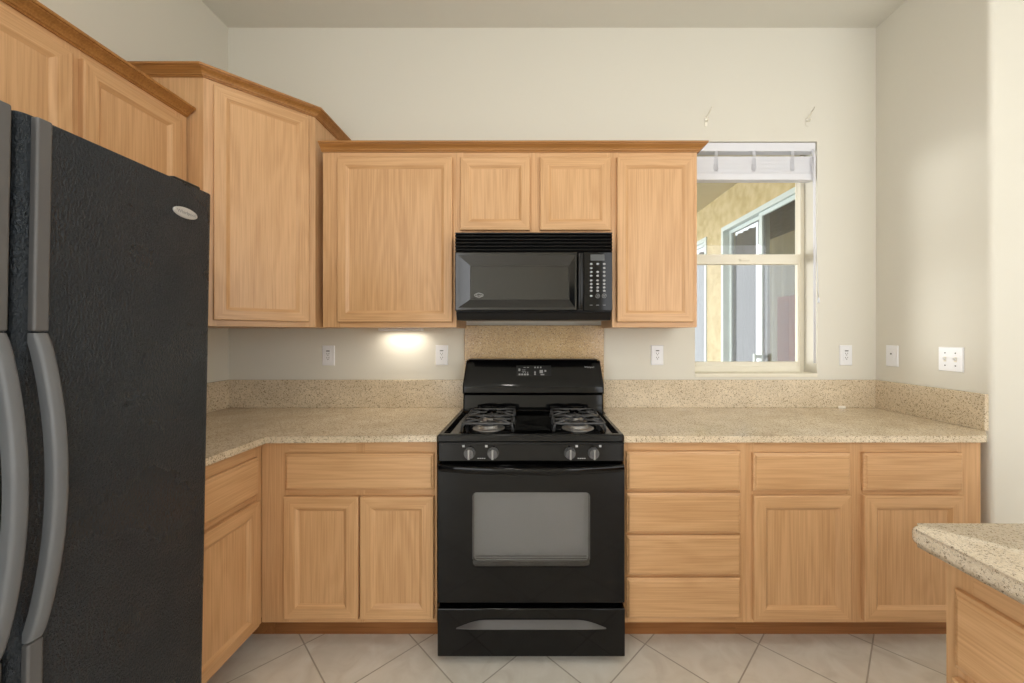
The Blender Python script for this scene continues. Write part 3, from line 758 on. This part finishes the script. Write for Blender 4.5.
# oval maker's mark on the window
b = MB()
def oval(a, c, cx, cz, n=32): return [(cx + a * math.cos(2 * PI * i / n), cz + c * math.sin(2 * PI * i / n)) for i in range(n)]
b.tube([(p[0], -.3952, p[1]) for p in oval(.0215, .0085, -.250, 1.524)], .0012, 6, closed=True)
b.tube([(p[0], -.3952, p[1]) for p in oval(.011, .012, -.250, 1.524)], .0007, 6, closed=True)
b.build('emblem', MARK, md, o)
text_part('emblem_lettering', 'Whirlpool', .0085, MARK, md, Matrix.Translation(Vector((-.25, -.3955, 1.524)) - Vector(o)) @ FACE, .0003)
cp = MB().box(.2505, MX1, -.408, MY - .0005, ez0, ez1).build('control_panel', BLK, mw, o, bevel=.002)
b = MB(); b.box(.283, .350, -.4092, -.4082, 1.687, 1.7165); b.build('display', LCD, cp, o)
def key(x, z, rx=.0065, rz=.0052):
    kb = MB(); kb.loops([[(p[0], -.4082, p[1]) for p in oval(rx, rz, x, z, 14)], [(p[0], -.4092, p[1]) for p in oval(rx, rz, x, z, 14)]]); return kb.build('button', KEY, cp, o)
kx_ = (.2865, .3175, .3485); pz = lambda yy: 1.333 + (335 - (235 + yy / 8.54)) / 209.05
for yy, cols in ((250, (0, 1, 2)), (285, (0, 2)), (318, (0, 1, 2)), (350, (0, 1, 2)), (390, (0, 1, 2)), (420, (0, 1, 2)), (450, (0, 1, 2)), (478, (0, 1, 2)), (522, (0,))):
    for c in cols: key(kx_[c], pz(yy))
for c in (1, 2):
    b = MB(); b.tube([(p[0], -.4087, p[1]) for p in oval(.0095, .0095, kx_[c], pz(522), 20)], .001, 6, closed=True); b.box(kx_[c] - .005, kx_[c] + .005, -.4092, -.4082, pz(522) - .0015, pz(522) + .0015); b.build('button', KEY, cp, o)
for c in range(3):
    b = MB(); b.box(kx_[c] - .0065, kx_[c] + .0065, -.4090, -.4082, pz(600) - .001, pz(600) + .001); b.build('key_print', KEY, cp, o)

# ------------------------------------------------------------------ outlets and switches (local: front towards -y)
def outlet(label, loc, rotz, blank=False, double=False):
    w_ = .055 if double else .036
    t = thing('switch_plate' if double else 'wall_outlet', label, 'light switch' if double else 'outlet', loc, rotz)
    b = MB()
    def L_(i, y): return [(-w_ + i, y, -.058 + i), (w_ - i, y, -.058 + i), (w_ - i, y, .058 - i), (-w_ + i, y, .058 - i)]
    b.loops([L_(0, 0), L_(0, -.0025), L_(.003, -.006)], 0); p = b.build('cover_plate', WHITE, t)
    if double:
        for cx in (-.023, .023):
            b = MB(); b.prism(rrect(cx - .0055, cx + .0055, -.012, .012, .001, 2), -.0062, -.0075, 'y'); s = b.build('switch_slot', VINYL, t)
            b = MB(); b.prism([(-.0075, -.006), (-.018, .004), (-.0185, .010), (-.0075, .006)], cx - .004, cx + .004, 'x'); b.build('toggle', WHITE, s, bevel=.001)
        for cx in (-.023, .023):
            for cz in (.030, -.030): MB().cyl((cx, -.006, cz), 'y', .003, -.001, 12).build('screw', GREYD, t)
        return t
    b = MB(); b.prism(rrect(-.0165, .0165, -.033, .033, .003, 3), -.0062, -.0085, 'y'); s = b.build('receptacle', WHITE, t)
    if blank:
        b = MB(); b.cyl((0, -.0087, .012), 'y', .0045, -.0015, 14); b.build('jack', GREYD, s)
        return t
    b = MB()
    b.box(-.010, .010, -.0092, -.0086, .0235, .029)
    for cz in (.008, -.016):
        b.box(-.0072, -.0048, -.0091, -.0086, cz - .001, cz + .007); b.box(.0048, .0072, -.0091, -.0086, cz, cz + .007); b.cyl((0, -.0086, cz - .006), 'y', .0026, -.0005, 10)
    b.build('slots', GREYD, s)
    return t
outlet('white outlet on the back wall nearest the tall corner cabinet', (-1.176, -.0005, 1.214), 0)
outlet('white outlet on the back wall just left of the range splash panel', (-.518, -.0005, 1.216), 0)
outlet('white outlet on the back wall under the narrow cabinet right of the range', (.733, -.0005, 1.216), 0)
outlet('white outlet on the back wall right of the window', (1.828, -.0005, 1.215), 0)
outlet('small white jack plate on the right side wall near the corner', (XR - .0005, -.104, 1.217), -PI / 2, blank=True)
outlet('square white double switch plate on the right side wall', (XR - .0005, -.405, 1.217), -PI / 2, double=True)

# curtain rod hooks above the window
def hook(x, label, ivory):
    t = thing('curtain_hook', label, 'hook', (x, 0, 2.57)); 
    b = MB(); b.box(x - .008, x + .008, -.004, -.0005, 2.545, 2.598); b.build('hook_plate', ivory, t, t.location, bevel=.001)
    b = MB(); b.tube([(x, -.004, 2.590), (x + .004, -.018, 2.600), (x + .012, -.030, 2.622), (x + .018, -.034, 2.640)], .0028, 8)
    b.tube([(x, -.004, 2.575), (x, -.022, 2.566), (x + .002, -.030, 2.575)], .003, 8)
    b.build('hook_arm', VINYL, t, t.location)
PALEH = mat('ivory_hook', srgb(246, 242, 228), .3)
hook(1.016, 'small curtain hook on the wall just above the cabinet end, left of the pair', PALEH)
hook(1.605, 'small curtain hook on the wall above the window right corner', WALL)

# raised blind in the window recess
bl = thing('window_blind', 'white horizontal blind pulled fully up at the top of the window', 'blind', (1.2, .03, 2.2)); o = bl.location
BX0, BX1 = WX0 + .004, WX1 - .004
b = MB(); b.box(BX0, BX1, .006, .055, 2.405, WZ1 - .003); b.build('headrail', BLINDM, bl, o, bevel=.002)
for k in range(13):
    z = 2.274 + k * .0078
    b = MB(); b.prism([(.008, z), (.030, z + .0012), (.052, z), (.052, z + .0068), (.030, z + .0080), (.008, z + .0068)], BX0 + .004, BX1 - .004, 'x'); b.build('slat', BLINDM, bl, o)
b = MB(); b.box(BX0 + .003, BX1 - .003, .006, .054, 2.238, 2.2735); b.build('bottom_rail', BLINDM, bl, o, bevel=.003)
for x in (1.08, 1.30, 1.525):
    b = MB()
    for q in range(7): b.tube([(x - .006 + q * .002, .006, 2.405), (x - .010 + q * .003 + .004 * (q % 2), .0035, 2.36), (x - .014 + q * .0045, .0055, 2.30), (x - .006 + q * .002, .006, 2.287)], .0011, 6)
    b.build('ladder_cord', BLINDM, bl, o)
b = MB(); b.tube([(1.640, .000, 2.41), (1.642, -.008, 2.36), (1.643, -.008, 1.17)], .0065, 10); b.build('tilt_wand', BLINDM, bl, o)
b = MB(); b.tube([(1.625, .0, 2.40), (1.63, -.006, 2.33), (1.652, -.006, 1.9), (1.668, -.006, 1.55)], .0016, 6); b.lathe((1.668, -.006, 1.52), [(.001, .032), (.004, .026), (.006, .004), (.004, 0), (0, 0)], 12); b.build('pull_cord', BLINDM, bl, o)

# small things
uc = thing('under_cabinet_light', 'slim light bar glowing under the wall cabinet left of the microwave', 'light', (-.73, -.075, 1.3555))
b = MB(); b.box(-.85, -.61, -.10, -.05, 1.3555, 1.371); b.build('housing', WHITE, uc, uc.location, bevel=.003)
b = MB(); b.prism([(1.760, -.035), (1.793, -.046), (1.797, -.038), (1.765, -.026)], .9145, .9265, 'z')
tag(b.build('paper_scrap', PAPER, None, (1.778, -.036, .9145), bevel=.001), 'tiny white scrap lying on the right countertop against the backsplash', 'scrap')
